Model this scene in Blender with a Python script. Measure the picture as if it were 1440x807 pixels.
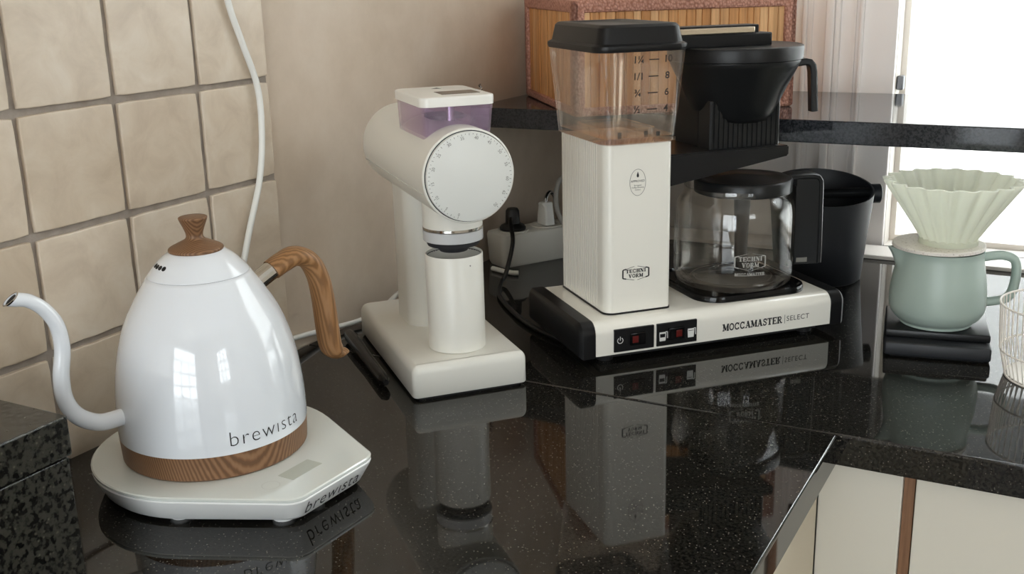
import bpy, bmesh, math, random
from mathutils import Vector, Matrix, noise
random.seed(7)
sc = bpy.context.scene
for o in list(bpy.data.objects): bpy.data.objects.remove(o)
COL = sc.collection
PI = math.pi

# ------------------------------------------------------------------ camera
F_PX, YAW, PITCH, ROLL = 1522.26, -0.503778, 0.280033, -0.026135
CAM = Vector((0.762751, -0.467212, 0.396179))
fw = Vector((math.sin(YAW)*math.cos(PITCH), math.cos(YAW)*math.cos(PITCH), -math.sin(PITCH)))
r0 = Vector((math.cos(YAW), -math.sin(YAW), 0)); u0 = r0.cross(fw)
rt = r0*math.cos(ROLL) + u0*math.sin(ROLL); up = -r0*math.sin(ROLL) + u0*math.cos(ROLL)
cd = bpy.data.cameras.new('camera'); cd.sensor_width = 36; cd.lens = F_PX/1440*36; cd.clip_start = 0.02
cam = bpy.data.objects.new('camera', cd); COL.objects.link(cam)
m = Matrix((rt, up, -fw)).transposed().to_4x4(); m.translation = CAM
cam.matrix_world = m; sc.camera = cam

# ------------------------------------------------------------------ light
BACK_Y = 1.155            # window wall behind the counter
W1 = (0.497, 1.75, 0.0, 1.25)      # window over the counter: x0 x1 z0 z1
REAR_Y = -3.0
W2 = (0.15, 1.95, -0.25, 1.3)     # window in the wall behind the camera
RIGHT_X = 2.7
W3 = (-1.6, -0.75, 0.15, 1.1)       # unseen window added in the right-hand wall for more room light: y0 y1 z0 z1
world = bpy.data.worlds.new('world'); sc.world = world; world.use_nodes = True
bg = world.node_tree.nodes['Background']; bg.inputs[0].default_value = (0.93, 0.965, 1.0, 1); bg.inputs[1].default_value = 5.5
def portal(name, loc, rot, sx, sy):
    l = bpy.data.lights.new(name, 'AREA'); l.shape = 'RECTANGLE'; l.size = sx; l.size_y = sy; l.cycles.is_portal = True
    o = bpy.data.objects.new(name, l); COL.objects.link(o); o.location = loc; o.rotation_euler = rot
portal('daylight_counter_window', ((W1[0]+W1[1])/2, BACK_Y+0.12, (W1[2]+W1[3])/2), (-PI/2, 0, 0), W1[1]-W1[0], W1[3]-W1[2])
portal('daylight_rear_window', ((W2[0]+W2[1])/2, REAR_Y-0.12, (W2[2]+W2[3])/2), (PI/2, 0, 0), W2[1]-W2[0], W2[3]-W2[2])
portal('daylight_added_window', (RIGHT_X+0.12, (W3[0]+W3[1])/2, (W3[2]+W3[3])/2), (PI/2, 0, PI/2), W3[1]-W3[0], W3[3]-W3[2])
sc.view_settings.view_transform = 'Standard'; sc.view_settings.look = 'None'
sc.view_settings.gamma = 1.0; sc.view_settings.use_curve_mapping = False
sc.view_settings.exposure = 0.78
try:
    sc.cycles.max_bounces = 12; sc.cycles.transparent_max_bounces = 24; sc.cycles.glossy_bounces = 6; sc.cycles.diffuse_bounces = 6
    sc.cycles.caustics_reflective = False; sc.cycles.caustics_refractive = False
except Exception: pass

# ------------------------------------------------------------------ materials
def srgb(c): return tuple(((v/255)/12.92 if v/255 <= .04045 else ((v/255+.055)/1.055)**2.4) for v in c) + (1,)
MATS = {}
def pbr(name, rgb, rough=.5, metal=0, spec=.5, coat=0, **kw):
    mt = bpy.data.materials.new(name); mt.use_nodes = True; b = mt.node_tree.nodes['Principled BSDF']
    b.inputs['Base Color'].default_value = srgb(rgb); b.inputs['Roughness'].default_value = rough
    b.inputs['Metallic'].default_value = metal; b.inputs['Specular IOR Level'].default_value = spec
    b.inputs['Coat Weight'].default_value = coat; b.inputs['Coat Roughness'].default_value = .04
    for k, v in kw.items(): b.inputs[k.replace('_', ' ')].default_value = v
    MATS[name] = mt; return mt
def N(mt, t, **kw):
    n = mt.node_tree.nodes.new(t)
    for k, v in kw.items(): setattr(n, k, v)
    return n
def L(mt, a, b): mt.node_tree.links.new(a, b)
def coords(mt, scale=(1,1,1), rot=(0,0,0)):
    t = N(mt, 'ShaderNodeTexCoord'); mp = N(mt, 'ShaderNodeMapping'); mp.inputs['Scale'].default_value = scale; mp.inputs['Rotation'].default_value = rot
    L(mt, t.outputs['Object'], mp.inputs['Vector']); return mp.outputs['Vector']
def noise_tex(mt, vec, scale, detail=4, rough=.55, dist=0):
    n = N(mt, 'ShaderNodeTexNoise'); n.inputs['Scale'].default_value = scale; n.inputs['Detail'].default_value = detail
    n.inputs['Roughness'].default_value = rough; n.inputs['Distortion'].default_value = dist; L(mt, vec, n.inputs['Vector']); return n.outputs['Fac']
def ramp(mt, fac, stops):
    r = N(mt, 'ShaderNodeValToRGB'); cr = r.color_ramp
    while len(cr.elements) < len(stops): cr.elements.new(.5)
    for e, (p, c) in zip(cr.elements, stops): e.position = p; e.color = srgb(c)
    L(mt, fac, r.inputs['Fac']); return r.outputs['Color']
def bump(mt, fac, strength, dist=.001):
    b = N(mt, 'ShaderNodeBump'); b.inputs['Strength'].default_value = strength; b.inputs['Distance'].default_value = dist
    L(mt, fac, b.inputs['Height']); L(mt, b.outputs['Normal'], mt.node_tree.nodes['Principled BSDF'].inputs['Normal'])
def base(mt, col): L(mt, col, mt.node_tree.nodes['Principled BSDF'].inputs['Base Color'])
def mixc(mt, fac, a, b):
    x = N(mt, 'ShaderNodeMix', data_type='RGBA'); L(mt, fac, x.inputs['Factor'])
    for i, v in ((6, a), (7, b)):
        if isinstance(v, tuple): x.inputs[i].default_value = srgb(v)
        else: L(mt, v, x.inputs[i])
    return x.outputs[2]

def granite(name, dark, mid, light, rough, amt, k=1.0):
    g = pbr(name, dark, rough, spec=.4); v = coords(g)
    a = noise_tex(g, v, 420*k, 3, .6); b = noise_tex(g, v, 900, 2, .5)
    c1 = ramp(g, a, [(.40, dark), (.56, mid), (.70, mid)])
    vo = N(g, 'ShaderNodeTexVoronoi'); vo.inputs['Scale'].default_value = 330*k; L(g, v, vo.inputs['Vector'])
    f2 = ramp(g, vo.outputs['Distance'], [(.0, (255,255,255)), (amt, (0,0,0))])
    base(g, mixc(g, f2, c1, light)); return g
granite('granite', (8,8,8), (38,36,32), (140,135,125), .04, .175, .88)
granite('granite_rough', (8,8,7), (56,55,49), (96,93,82), .14, .2, .5)
granite('granite_shelf', (30,32,36), (58,60,64), (96,96,96), .07, .12)

tile = pbr('tile_glaze', (214,206,194), .3, spec=.4); v = coords(tile)
oi = N(tile, 'ShaderNodeObjectInfo'); ad = N(tile, 'ShaderNodeVectorMath', operation='ADD'); L(tile, v, ad.inputs[0])
mu = N(tile, 'ShaderNodeVectorMath', operation='SCALE'); cx = N(tile, 'ShaderNodeCombineXYZ'); L(tile, oi.outputs['Random'], cx.inputs[0]); L(tile, oi.outputs['Random'], cx.inputs[1])
L(tile, cx.outputs[0], mu.inputs[0]); mu.inputs['Scale'].default_value = 13.0; L(tile, mu.outputs[0], ad.inputs[1])
n1 = noise_tex(tile, ad.outputs[0], 26, 5, .6, .6)
c1 = ramp(tile, n1, [(.3, (200,184,165)), (.5, (212,197,178)), (.72, (220,208,192))])
c2 = ramp(tile, oi.outputs['Random'], [(0, (236,232,226)), (1, (255,255,255))])
mm = N(tile, 'ShaderNodeMix', data_type='RGBA', blend_type='MULTIPLY'); mm.inputs['Factor'].default_value = 1; L(tile, c1, mm.inputs[6]); L(tile, c2, mm.inputs[7]); base(tile, mm.outputs[2])
n2 = noise_tex(tile, ad.outputs[0], 40, 4, .5, .4); bump(tile, n2, .3, .0012)
gr = pbr('grout', (150,140,130), .95, spec=.2); bump(gr, noise_tex(gr, coords(gr), 500, 3), .4, .0006)
base(gr, ramp(gr, noise_tex(gr, coords(gr), 60, 4), [(.3, (143,133,124)), (.7, (164,154,145))]))
pl = pbr('plaster', (186,172,158), .42, spec=.35); n = noise_tex(pl, coords(pl), 9, 6, .62)
base(pl, ramp(pl, n, [(.3, (190,173,154)), (.55, (202,186,168)), (.75, (209,195,179))])); bump(pl, noise_tex(pl, coords(pl), 60, 4), .15, .001)
pbr('added_wall_render', (208,208,206), .9); pbr('white_wall', (226,220,212), .8); pbr('ceiling_white', (236,234,230), .9)
fl = pbr('floor_tile', (120,110,100), .5)
base(fl, ramp(fl, noise_tex(fl, coords(fl), 6, 4), [(.35, (108,98,88)), (.7, (132,122,112))]))
pbr('casing_paint', (244,238,234), .35); pbr('frame_paint', (238,230,220), .4); pbr('hinge_steel', (120,120,122), .4, .8)
pbr('cabinet_white', (212,208,197), .4); pbr('cabinet_carcass', (206,196,176), .5)
wd = pbr('strip_wood', (128,92,66), .5); base(wd, ramp(wd, noise_tex(wd, coords(wd, (300,300,12)), 1, 4), [(.35, (112,78,54)), (.7, (146,108,80))]))
pbr('kettle_white', (228,232,238), .10, coat=.6); pbr('base_white', (236,237,236), .3)
pbr('base_glass', (222,226,221), .08, coat=.5); pbr('display_grey', (190,194,184), .15); pbr('ring_grey', (206,209,203), .2)
def wood(name, a, b, c, scale, dist, rot=(0,0,0), wtype='BANDS', direction='X', zs=1):
    w = pbr(name, b, .45, spec=.4); v = coords(w, (1,1,zs), rot)
    wv = N(w, 'ShaderNodeTexWave', wave_type=wtype, bands_direction=direction); L(w, v, wv.inputs['Vector'])
    wv.inputs['Scale'].default_value = scale; wv.inputs['Distortion'].default_value = dist; wv.inputs['Detail'].default_value = 3; wv.inputs['Detail Scale'].default_value = 1.4
    c1 = ramp(w, wv.outputs['Fac'], [(.1, a), (.5, b), (.9, c)])
    n = noise_tex(w, coords(w, (500,500,40), rot), 1, 4); c2 = mixc(w, ramp(w, n, [(.35, (0,0,0)), (.7, (120,120,120))]), c1, a); base(w, c2); return w
wood('kettle_wood', (104,74,50), (125,90,62), (140,105,76), 190, 1.6, (0, .45, .4), zs=.22)
wood('handle_wood', (124,88,54), (146,105,66), (160,119,80), 95, 4.0, (.1, .1, .9), zs=.16)
pbr('chrome', (200,196,190), .12, 1); pbr('steel', (190,190,190), .25, 1); pbr('black_hole', (8,8,8), .6)
pbr('ink', (28,28,30), .5); pbr('ink_brown', (52,40,34), .5); pbr('ink_white', (225,225,222), .5); pbr('print_white', (168,167,162), .5); pbr('ink_grey', (120,118,112), .5)
pbr('grinder_white', (226,224,216), .33, spec=.45); pbr('dial_white', (222,223,219), .38)
pbr('collar_grey', (196,197,198), .35); pbr('lid_white', (235,233,227), .3); pbr('dark_foot', (16,16,17), .6); pbr('dark_liner', (46,47,50), .5)
pbr('window_dark', (60,54,48), .15)
pbr('mocca_white', (238,235,226), .22, coat=.5); pbr('black_plastic', (20,20,21), .36, spec=.28); pbr('black_gloss', (12,12,13), .1, spec=.28)
pbr('black_satin', (24,25,26), .3, spec=.28); pbr('black_soft', (30,32,36), .5)
pbr('red_lens', (86,12,9), .3); pbr('arm_metal', (214,200,178), .22, .9)
pbr('strip_white', (206,204,196), .4); pbr('cord_white', (232,232,228), .4); pbr('cord_grey', (146,144,140), .45); pbr('cord_black', (14,14,15), .45)
pbr('sage', (166,182,174), .38); sd = pbr('stone_lid', (226,220,212), .5)
base(sd, ramp(sd, noise_tex(sd, coords(sd), 380, 2), [(.3, (190,180,170)), (.42, (228,222,214)), (1, (232,227,220))]))
dr = pbr('mint', (232,236,224), .3, spec=.5)
dr.node_tree.nodes['Principled BSDF'].inputs['Subsurface Weight'].default_value = .25
dr.node_tree.nodes['Principled BSDF'].inputs['Subsurface Radius'].default_value = (.01,.01,.008); dr.node_tree.nodes['Principled BSDF'].inputs['Subsurface Scale'].default_value = .4
_b = dr.node_tree.nodes['Principled BSDF']; _t = N(dr, 'ShaderNodeBsdfTranslucent'); _t.inputs[0].default_value = srgb((240,240,232)); _m = N(dr, 'ShaderNodeMixShader'); _m.inputs[0].default_value = .6
L(dr, _b.outputs[0], _m.inputs[1]); L(dr, _t.outputs[0], _m.inputs[2]); L(dr, _m.outputs[0], dr.node_tree.nodes['Material Output'].inputs['Surface'])
pbr('wire_white', (240,234,226), .4)
bam = pbr('bamboo', (196,150,96), .42, spec=.4); oi = N(bam, 'ShaderNodeObjectInfo')
ca = ramp(bam, oi.outputs['Random'], [(0, (208,146,86)), (.5, (228,168,108)), (1, (240,192,140))])
nb = noise_tex(bam, coords(bam, (220,220,9)), 1, 4); mm = N(bam, 'ShaderNodeMix', data_type='RGBA', blend_type='MULTIPLY'); mm.inputs['Factor'].default_value = 1
L(bam, ca, mm.inputs[6]); L(bam, ramp(bam, nb, [(.3, (205,196,184)), (.7, (255,255,255))]), mm.inputs[7]); base(bam, mm.outputs[2])
wv = pbr('woven_pink', (178,124,104), .8, spec=.2); vo = N(wv, 'ShaderNodeTexVoronoi'); vo.inputs['Scale'].default_value = 330; L(wv, coords(wv, (1,1,.8)), vo.inputs['Vector'])
base(wv, ramp(wv, vo.outputs['Distance'], [(.1, (206,156,138)), (.8, (160,110,92))])); 
iv = N(wv, 'ShaderNodeMath', operation='SUBTRACT'); iv.inputs[0].default_value = 1; L(wv, vo.outputs['Distance'], iv.inputs[1]); bump(wv, iv.outputs[0], .9, .0022)

def glass(name, tint, gloss=(1,1,1), ior=1.5, haze=0.0, hcol=(255,255,255)):
    mt = bpy.data.materials.new(name); mt.use_nodes = True; nt = mt.node_tree; nt.nodes.clear()
    out = N(mt, 'ShaderNodeOutputMaterial'); tr = N(mt, 'ShaderNodeBsdfTransparent'); tr.inputs[0].default_value = srgb(tint)
    gl = N(mt, 'ShaderNodeBsdfGlossy'); gl.inputs['Roughness'].default_value = .02; gl.inputs['Color'].default_value = (*gloss, 1)
    lw = N(mt, 'ShaderNodeLayerWeight'); lw.inputs['Blend'].default_value = .5
    pw_ = N(mt, 'ShaderNodeMath', operation='POWER'); pw_.inputs[1].default_value = 4.5; L(mt, lw.outputs['Facing'], pw_.inputs[0])
    fr = N(mt, 'ShaderNodeMath', operation='MULTIPLY_ADD'); fr.inputs[1].default_value = .9; fr.inputs[2].default_value = .04; L(mt, pw_.outputs[0], fr.inputs[0])
    mx = N(mt, 'ShaderNodeMixShader'); L(mt, fr.outputs[0], mx.inputs[0]); L(mt, tr.outputs[0], mx.inputs[1]); L(mt, gl.outputs[0], mx.inputs[2])
    s = mx.outputs[0]
    if haze:
        df = N(mt, 'ShaderNodeBsdfDiffuse'); df.inputs[0].default_value = srgb(hcol); m2 = N(mt, 'ShaderNodeMixShader'); m2.inputs[0].default_value = haze
        L(mt, s, m2.inputs[1]); L(mt, df.outputs[0], m2.inputs[2]); s = m2.outputs[0]
    L(mt, s, out.inputs[0]); MATS[name] = mt; return mt
glass('carafe_glass', (251,250,248)); glass('tank_plastic', (250,247,243), haze=.012); glass('purple_plastic', (238,228,240), haze=.12, hcol=(222,206,226))
glass('pane_glass', (250,252,252))

# ------------------------------------------------------------------ mesh helpers
def link(name, bm, mat, parent=None, smooth=20, recalc=True):
    if recalc: bmesh.ops.recalc_face_normals(bm, faces=bm.faces)
    me = bpy.data.meshes.new(name); bm.to_mesh(me); bm.free()
    if smooth:
        for p in me.polygons: p.use_smooth = True
        try: me.set_sharp_from_angle(angle=math.radians(smooth))
        except Exception: pass
    me.materials.append(MATS[mat]); o = bpy.data.objects.new(name, me); COL.objects.link(o)
    if parent: o.parent = parent
    return o
def place(me_obj, loc=(0,0,0), rz=0): me_obj.location = loc; me_obj.rotation_euler = (0,0,rz); return me_obj
def tag(o, label, cat, group=None):
    o['label'] = label; o['category'] = cat
    if group: o['group'] = group
    return o
def thing(name, label, cat, loc=(0,0,0), rz=0, group=None):
    o = bpy.data.objects.new(name, None); COL.objects.link(o); o.empty_display_size = .02
    o.location = loc; o.rotation_euler = (0,0,rz); return tag(o, label, cat, group)
def struct(o): o['kind'] = 'structure'; return o
def keep_parent(o, p):
    bpy.context.view_layer.update(); o.parent = p; o.matrix_parent_inverse = p.matrix_world.inverted(); return o
def B(): return bmesh.new()
def box(bm, x0, x1, y0, y1, z0, z1, bev=0, seg=2):
    r = bmesh.ops.create_cube(bm, size=1)
    vs = r['verts']
    for v in vs: v.co = Vector((x0+(v.co.x+.5)*(x1-x0), y0+(v.co.y+.5)*(y1-y0), z0+(v.co.z+.5)*(z1-z0)))
    if bev:
        es = list({e for v in vs for e in v.link_edges})
        bmesh.ops.bevel(bm, geom=es, offset=bev, segments=seg, affect='EDGES', profile=.5)
    return bm
def loft(bm, rings, cap0=True, cap1=True, closed=True):
    R = [[bm.verts.new(p) for p in ring] for ring in rings]
    n = len(R[0])
    for a, b in zip(R, R[1:]):
        for i in range(n if closed else n-1):
            j = (i+1) % n; bm.faces.new((a[i], a[j], b[j], b[i]))
    if cap0: bm.faces.new(R[0][::-1])
    if cap1: bm.faces.new(R[-1])
    return bm
def ringpts(c, r, z, n=48): return [(c[0]+r*math.cos(2*PI*i/n), c[1]+r*math.sin(2*PI*i/n), z) for i in range(n)]
def lathe(bm, prof, c=(0,0), n=64, cap0=True, cap1=True):
    return loft(bm, [ringpts(c, max(r, 1e-5), z, n) for z, r in prof], cap0, cap1)
def spline(pts, k=8):
    out = []
    P = [Vector(p) for p in pts]; P = [2*P[0]-P[1]] + P + [2*P[-1]-P[-2]]
    for i in range(1, len(P)-2):
        for s in range(k):
            t = s/k; a, b, c, d = P[i-1], P[i], P[i+1], P[i+2]
            out.append(.5*((2*b) + (c-a)*t + (2*a-5*b+4*c-d)*t*t + (3*b-a-3*c+d)*t**3))
    out.append(P[-2]); return out
def tube(bm, path, rad, n=12, refup=None, flat=1.0, caps=True):
    """tube along a path; rad a number or list; flat scales the section along the reference side direction"""
    P = [Vector(p) for p in path]; rings = []; side = None
    for i, p in enumerate(P):
        t = (P[min(i+1, len(P)-1)] - P[max(i-1, 0)]).normalized()
        if refup is not None: s = Vector(refup)
        elif side is None: s = t.orthogonal().normalized()
        else: s = side
        s = (s - t*s.dot(t)).normalized(); side = s; q = t.cross(s)
        r = rad[i] if isinstance(rad, (list, tuple)) else rad
        rr = flat[i] if isinstance(flat, (list, tuple)) else flat
        rings.append([p + s*(r*rr*math.cos(2*PI*k/n)) + q*(r*math.sin(2*PI*k/n)) for k in range(n)])
    return loft(bm, rings, caps, caps)
def rrect(x0, x1, y0, y1, r, k=6):
    pts = []
    rs = r if isinstance(r, (list, tuple)) else (r,)*4      # order: x1y1, x0y1, x0y0, x1y0
    for (cx_, cy_, a0), rr in zip(((x1, y1, 0), (x0, y1, 90), (x0, y0, 180), (x1, y0, 270)), rs):
        sx = 1 if cx_ == x1 else -1; sy = 1 if cy_ == y1 else -1
        for i in range(k+1):
            a = math.radians(a0+90*i/k); pts.append((cx_-sx*rr+rr*math.cos(a), cy_-sy*rr+rr*math.sin(a)))
    return pts
def lerp(a, b, t): return a+(b-a)*t
def prism(bm, out, z0, z1, bev=0, seg=4):
    """vertical prism of a 2D outline, optional rounded top edge (inset along normals)"""
    rings = [[(x, y, z0) for x, y in out]]
    if bev:
        for i in range(seg+1):
            a = PI/2*i/seg; rings.append([(x, y, z1-bev+bev*math.sin(a)) for x, y in inset(out, bev*(1-math.cos(a)))])
    else: rings.append([(x, y, z1) for x, y in out])
    return loft(bm, rings)
def inset(out, d):
    n = len(out); res = []
    for i in range(n):
        p, a, b = Vector(out[i]), Vector(out[i-1]), Vector(out[(i+1) % n])
        k = 1
        while (p-a).length < 1e-7: k += 1; a = Vector(out[i-k])
        k = 1
        while (b-p).length < 1e-7: k += 1; b = Vector(out[(i+k) % n])
        e1, e2 = (p-a).normalized(), (b-p).normalized(); n1, n2 = Vector((-e1.y, e1.x)), Vector((-e2.y, e2.x))
        m_ = (n1+n2); l2 = m_.dot(m_); m_ = m_*(2/l2) if l2 > .3 else n1
        res.append(tuple(p+m_*d))
    return res

# ---- lettering
def font_mesh(s, size, off=0.0, align='CENTER', space=1.0):
    cu = bpy.data.curves.new('t', 'FONT'); cu.body = s; cu.size = size; cu.align_x = align; cu.align_y = 'CENTER'; cu.offset = off; cu.space_character = space
    cu.resolution_u = 4
    ob = bpy.data.objects.new('t', cu); COL.objects.link(ob); dg = bpy.context.evaluated_depsgraph_get(); dg.update()
    me = ob.evaluated_get(dg).to_mesh(); vs = [(v.co.x, v.co.y) for v in me.vertices]; fs = [tuple(p.vertices) for p in me.polygons]
    ob.evaluated_get(dg).to_mesh_clear(); bpy.data.objects.remove(ob); bpy.data.curves.remove(cu); return vs, fs
def bar2(a, b, w):
    a, b = Vector(a), Vector(b); t = (b-a).normalized(); q = Vector((-t.y, t.x))*w/2
    return [tuple(a-q), tuple(b-q), tuple(b+q), tuple(a+q)]
def polybar(pts, w, closed=False):
    r = []; P = pts + ([pts[0]] if closed else [])
    for a, b in zip(P, P[1:]):
        t = (Vector(b)-Vector(a)).normalized()*w*.2; r.append(bar2(tuple(Vector(a)-t), tuple(Vector(b)+t), w))
    return r
def arc(cx_, cy_, rx, ry, a0, a1, k=14): return [(cx_+rx*math.cos(math.radians(lerp(a0, a1, i/k))), cy_+ry*math.sin(math.radians(lerp(a0, a1, i/k)))) for i in range(k+1)]
def slab_letter(ch):
    T, S, H = .30, .12, .14; q = []; w = 1.0
    def stem(x): q.append(bar2((x, 0), (x, 1), T))
    def serif(x, y, l=.46): q.append(bar2((x-l/2, y), (x+l/2, y), H))
    lo, hi = H/2, 1-H/2
    if ch == 'M': w = 1.2; q.append(bar2((.17,0),(.17,1),S)); stem(1.0); q += [bar2((.2,1),(.58,.1),T), bar2((.58,.1),(.98,1),S)]; serif(.17,lo,.36); serif(1.0,lo,.44); serif(.12,hi,.3); serif(1.05,hi,.34)
    elif ch in 'OC':
        w = 1.0; a = arc(.5,.5,.37,.43,0 if ch == 'O' else 40, 360 if ch == 'O' else 320, 22)
        q += polybar(a, .19)
        if ch == 'C': q += [bar2((.84,.62),(.84,1),.1), bar2((.84,.02),(.84,.3),.1)]
    elif ch == 'A': w = 1.06; q += [bar2((.2,0),(.5,1),S), bar2((.5,1),(.84,0),T), bar2((.28,.33),(.72,.33),S)]; serif(.18,lo,.36); serif(.86,lo,.42); serif(.46,hi,.2)
    elif ch == 'S': w = .82; q += polybar([(.7,.74),(.58,.9),(.38,.94),(.2,.86),(.16,.72),(.26,.6),(.52,.48),(.68,.36),(.66,.18),(.5,.07),(.3,.07),(.14,.24)], .17); q += [bar2((.71,.64),(.71,1),.09), bar2((.12,0),(.12,.36),.09)]
    elif ch == 'T': w = .98; stem(.49); serif(.49,lo,.5); serif(.49,hi,.9); q += [bar2((.08,.68),(.08,1),.1), bar2((.9,.68),(.9,1),.1)]
    elif ch == 'E': w = .9; stem(.22); q += [bar2((.04,lo),(.84,lo),H), bar2((.04,hi),(.84,hi),H), bar2((.22,.5),(.6,.5),S), bar2((.82,0),(.82,.3),.1), bar2((.82,.72),(.82,1),.1), bar2((.6,.36),(.6,.64),.09)]
    elif ch == 'R': w = 1.04; stem(.24); serif(.24,lo,.48); q += [bar2((.04,hi),(.55,hi),H)]; q += polybar(arc(.52,.74,.25,.2,90,-90,10), .17); q += [bar2((.24,.5),(.56,.5),S), bar2((.5,.5),(.84,0),.2)]; serif(.88,lo,.3)
    elif ch == 'N': w = 1.08; q += [bar2((.2,0),(.2,1),S), bar2((.2,1),(.86,0),T), bar2((.88,0),(.88,1),S)]; serif(.2,lo,.38); serif(.16,hi,.32); serif(.88,hi,.38)
    elif ch == 'H': w = 1.08; stem(.26); stem(.82); q.append(bar2((.26,.5),(.82,.5),S)); [serif(x, y, .46) for x in (.26,.82) for y in (lo,hi)]
    elif ch == 'I': w = .56; stem(.28); serif(.28,lo,.5); serif(.28,hi,.5)
    elif ch == 'V': w = 1.04; q += [bar2((.22,1),(.52,0),T), bar2((.52,0),(.82,1),S)]; serif(.2,hi,.42); serif(.84,hi,.38)
    return q, w
def slab_text(s, width, height, gap=.06):
    qs = []; x = 0
    for ch in s:
        q, w = slab_letter(ch); qs += [[(px+x, py) for px, py in quad] for quad in q]; x += w+gap
    x -= gap
    return [[((px/x-.5)*width, (py-.5)*height) for px, py in quad] for quad in qs]
def quads_to(quads, dx=0, dy=0):
    vs = []; fs = []
    for q in quads:
        fs.append(tuple(range(len(vs), len(vs)+len(q)))); vs += [(x+dx, y+dy) for x, y in q]
    return vs, fs
def merge(*parts):
    vs = []; fs = []
    for v, f in parts:
        fs += [tuple(i+len(vs) for i in t) for t in f]; vs += v
    return vs, fs
def shift(p, dx, dy): return [(x+dx, y+dy) for x, y in p[0]], p[1]
def print_on(name, part, fn, mat, parent):
    bm = B(); V = [bm.verts.new(fn(x, y)) for x, y in part[0]]
    for f in part[1]:
        try: bm.faces.new([V[i] for i in f])
        except ValueError: pass
    return link(name, bm, mat, parent, smooth=0, recalc=False)

# ================================================================== SETTING
ZF, ZC = -.9, 1.65
o = struct(link('floor', box(B(), -.2, RIGHT_X+.2, REAR_Y-.2, BACK_Y+.2, ZF-.05, ZF), 'floor_tile', smooth=0))
o = struct(link('ceiling', box(B(), -.2, RIGHT_X+.2, REAR_Y-.2, BACK_Y+.2, ZC, ZC+.05), 'ceiling_white', smooth=0))
wall_left = struct(link('wall_left', box(B(), -.15, -.006, REAR_Y-.2, BACK_Y+.2, ZF, ZC), 'plaster', smooth=0))
def wall_with_hole(name, axis, p0, p1, a0, a1, hole, mat):
    bm = B()
    def add(u0_, u1_, z0, z1):
        if u1_-u0_ < 1e-4 or z1-z0 < 1e-4: return
        if axis == 'y': box(bm, u0_, u1_, p0, p1, z0, z1)
        else: box(bm, p0, p1, u0_, u1_, z0, z1)
    h0, h1, hz0, hz1 = hole
    add(a0, h0, ZF, ZC); add(h1, a1, ZF, ZC); add(h0, h1, ZF, hz0); add(h0, h1, hz1, ZC)
    return struct(link(name, bm, mat, smooth=0))
wall_with_hole('wall_back', 'y', BACK_Y, BACK_Y+.15, -.006, RIGHT_X, W1, 'white_wall')
wall_with_hole('wall_rear', 'y', REAR_Y-.15, REAR_Y, -.006, RIGHT_X, W2, 'white_wall')
wall_with_hole('wall_right', 'x', RIGHT_X, RIGHT_X+.15, REAR_Y-.15, BACK_Y+.15, W3, 'white_wall')
# windows: frame, muntins, panes
def window(name, axis, p, hole, nx, nz, fwid=.05, bars=.025):
    a0, a1, z0, z1 = hole; bm = B(); g = B()
    def add(u0_, u1_, zz0, zz1, t0, t1, b):
        if axis == 'y': box(b, u0_, u1_, p+t0, p+t1, zz0, zz1)
        else: box(b, p+t0, p+t1, u0_, u1_, zz0, zz1)
    add(a0, a0+fwid, z0, z1, .04, .09, bm); add(a1-fwid, a1, z0, z1, .04, .09, bm); add(a0+fwid, a1-fwid, z0, z0+fwid, .04, .09, bm); add(a0+fwid, a1-fwid, z1-fwid, z1, .04, .09, bm)
    root = struct(link(name, bm, 'frame_paint', smooth=0))
    for i in range(1, nx):
        b = B(); u = lerp(a0+fwid, a1-fwid, i/nx); add(u-bars/2, u+bars/2, z0+fwid, z1-fwid, .05, .08, b); link('window_bar', b, 'frame_paint', root, 0)
    for i in range(1, nz):
        b = B(); u = lerp(z0+fwid, z1-fwid, i/nz); add(a0+fwid, a1-fwid, u-bars/2, u+bars/2, .052, .078, b); link('window_bar', b, 'frame_paint', root, 0)
    add(a0+fwid, a1-fwid, z0+fwid, z1-fwid, .064, .066, g); link('window_pane', g, 'pane_glass', root, 0)
    return root
struct(link('added_outer_wall', box(B(), -2.5, 6.0, 2.6, 2.8, -1.6, 2.4), 'added_wall_render', smooth=0))  # added wall beyond the counter window, tones down the sky light entering there
w1 = window('window_1', 'y', BACK_Y, W1, 1, 1, .008)
link('hinge', box(B(), .4975, .507, BACK_Y+.004, BACK_Y+.02, .226, .246, .002), 'hinge_steel', w1)
window('window_2', 'y', REAR_Y-.12, W2, 3, 4, .06, .04)
window('added_window_3', 'x', RIGHT_X-.01, W3, 3, 3, .06, .04)  # added window, brightens the room from the right
# painted casing beside the window, one board with proud mouldings
cs = struct(link('trim_1', box(B(), .2, .4965, BACK_Y-.012, BACK_Y, .0, ZC-.05, .002), 'casing_paint'))
for x0, x1, d in ((.365, .372, .018), (.372, .38, .014), (.4, .412, .026), (.412, .42, .02), (.438, .441, .017), (.446, .452, .022)):
    link('moulding', box(B(), x0, x1, BACK_Y-d, BACK_Y-.011, .0, ZC-.05, .0025, 3), 'casing_paint', cs)
struct(link('trim_2', box(B(), .0, 1.76, 1.066, BACK_Y-.027, .0, .006, .002), 'frame_paint'))

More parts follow.
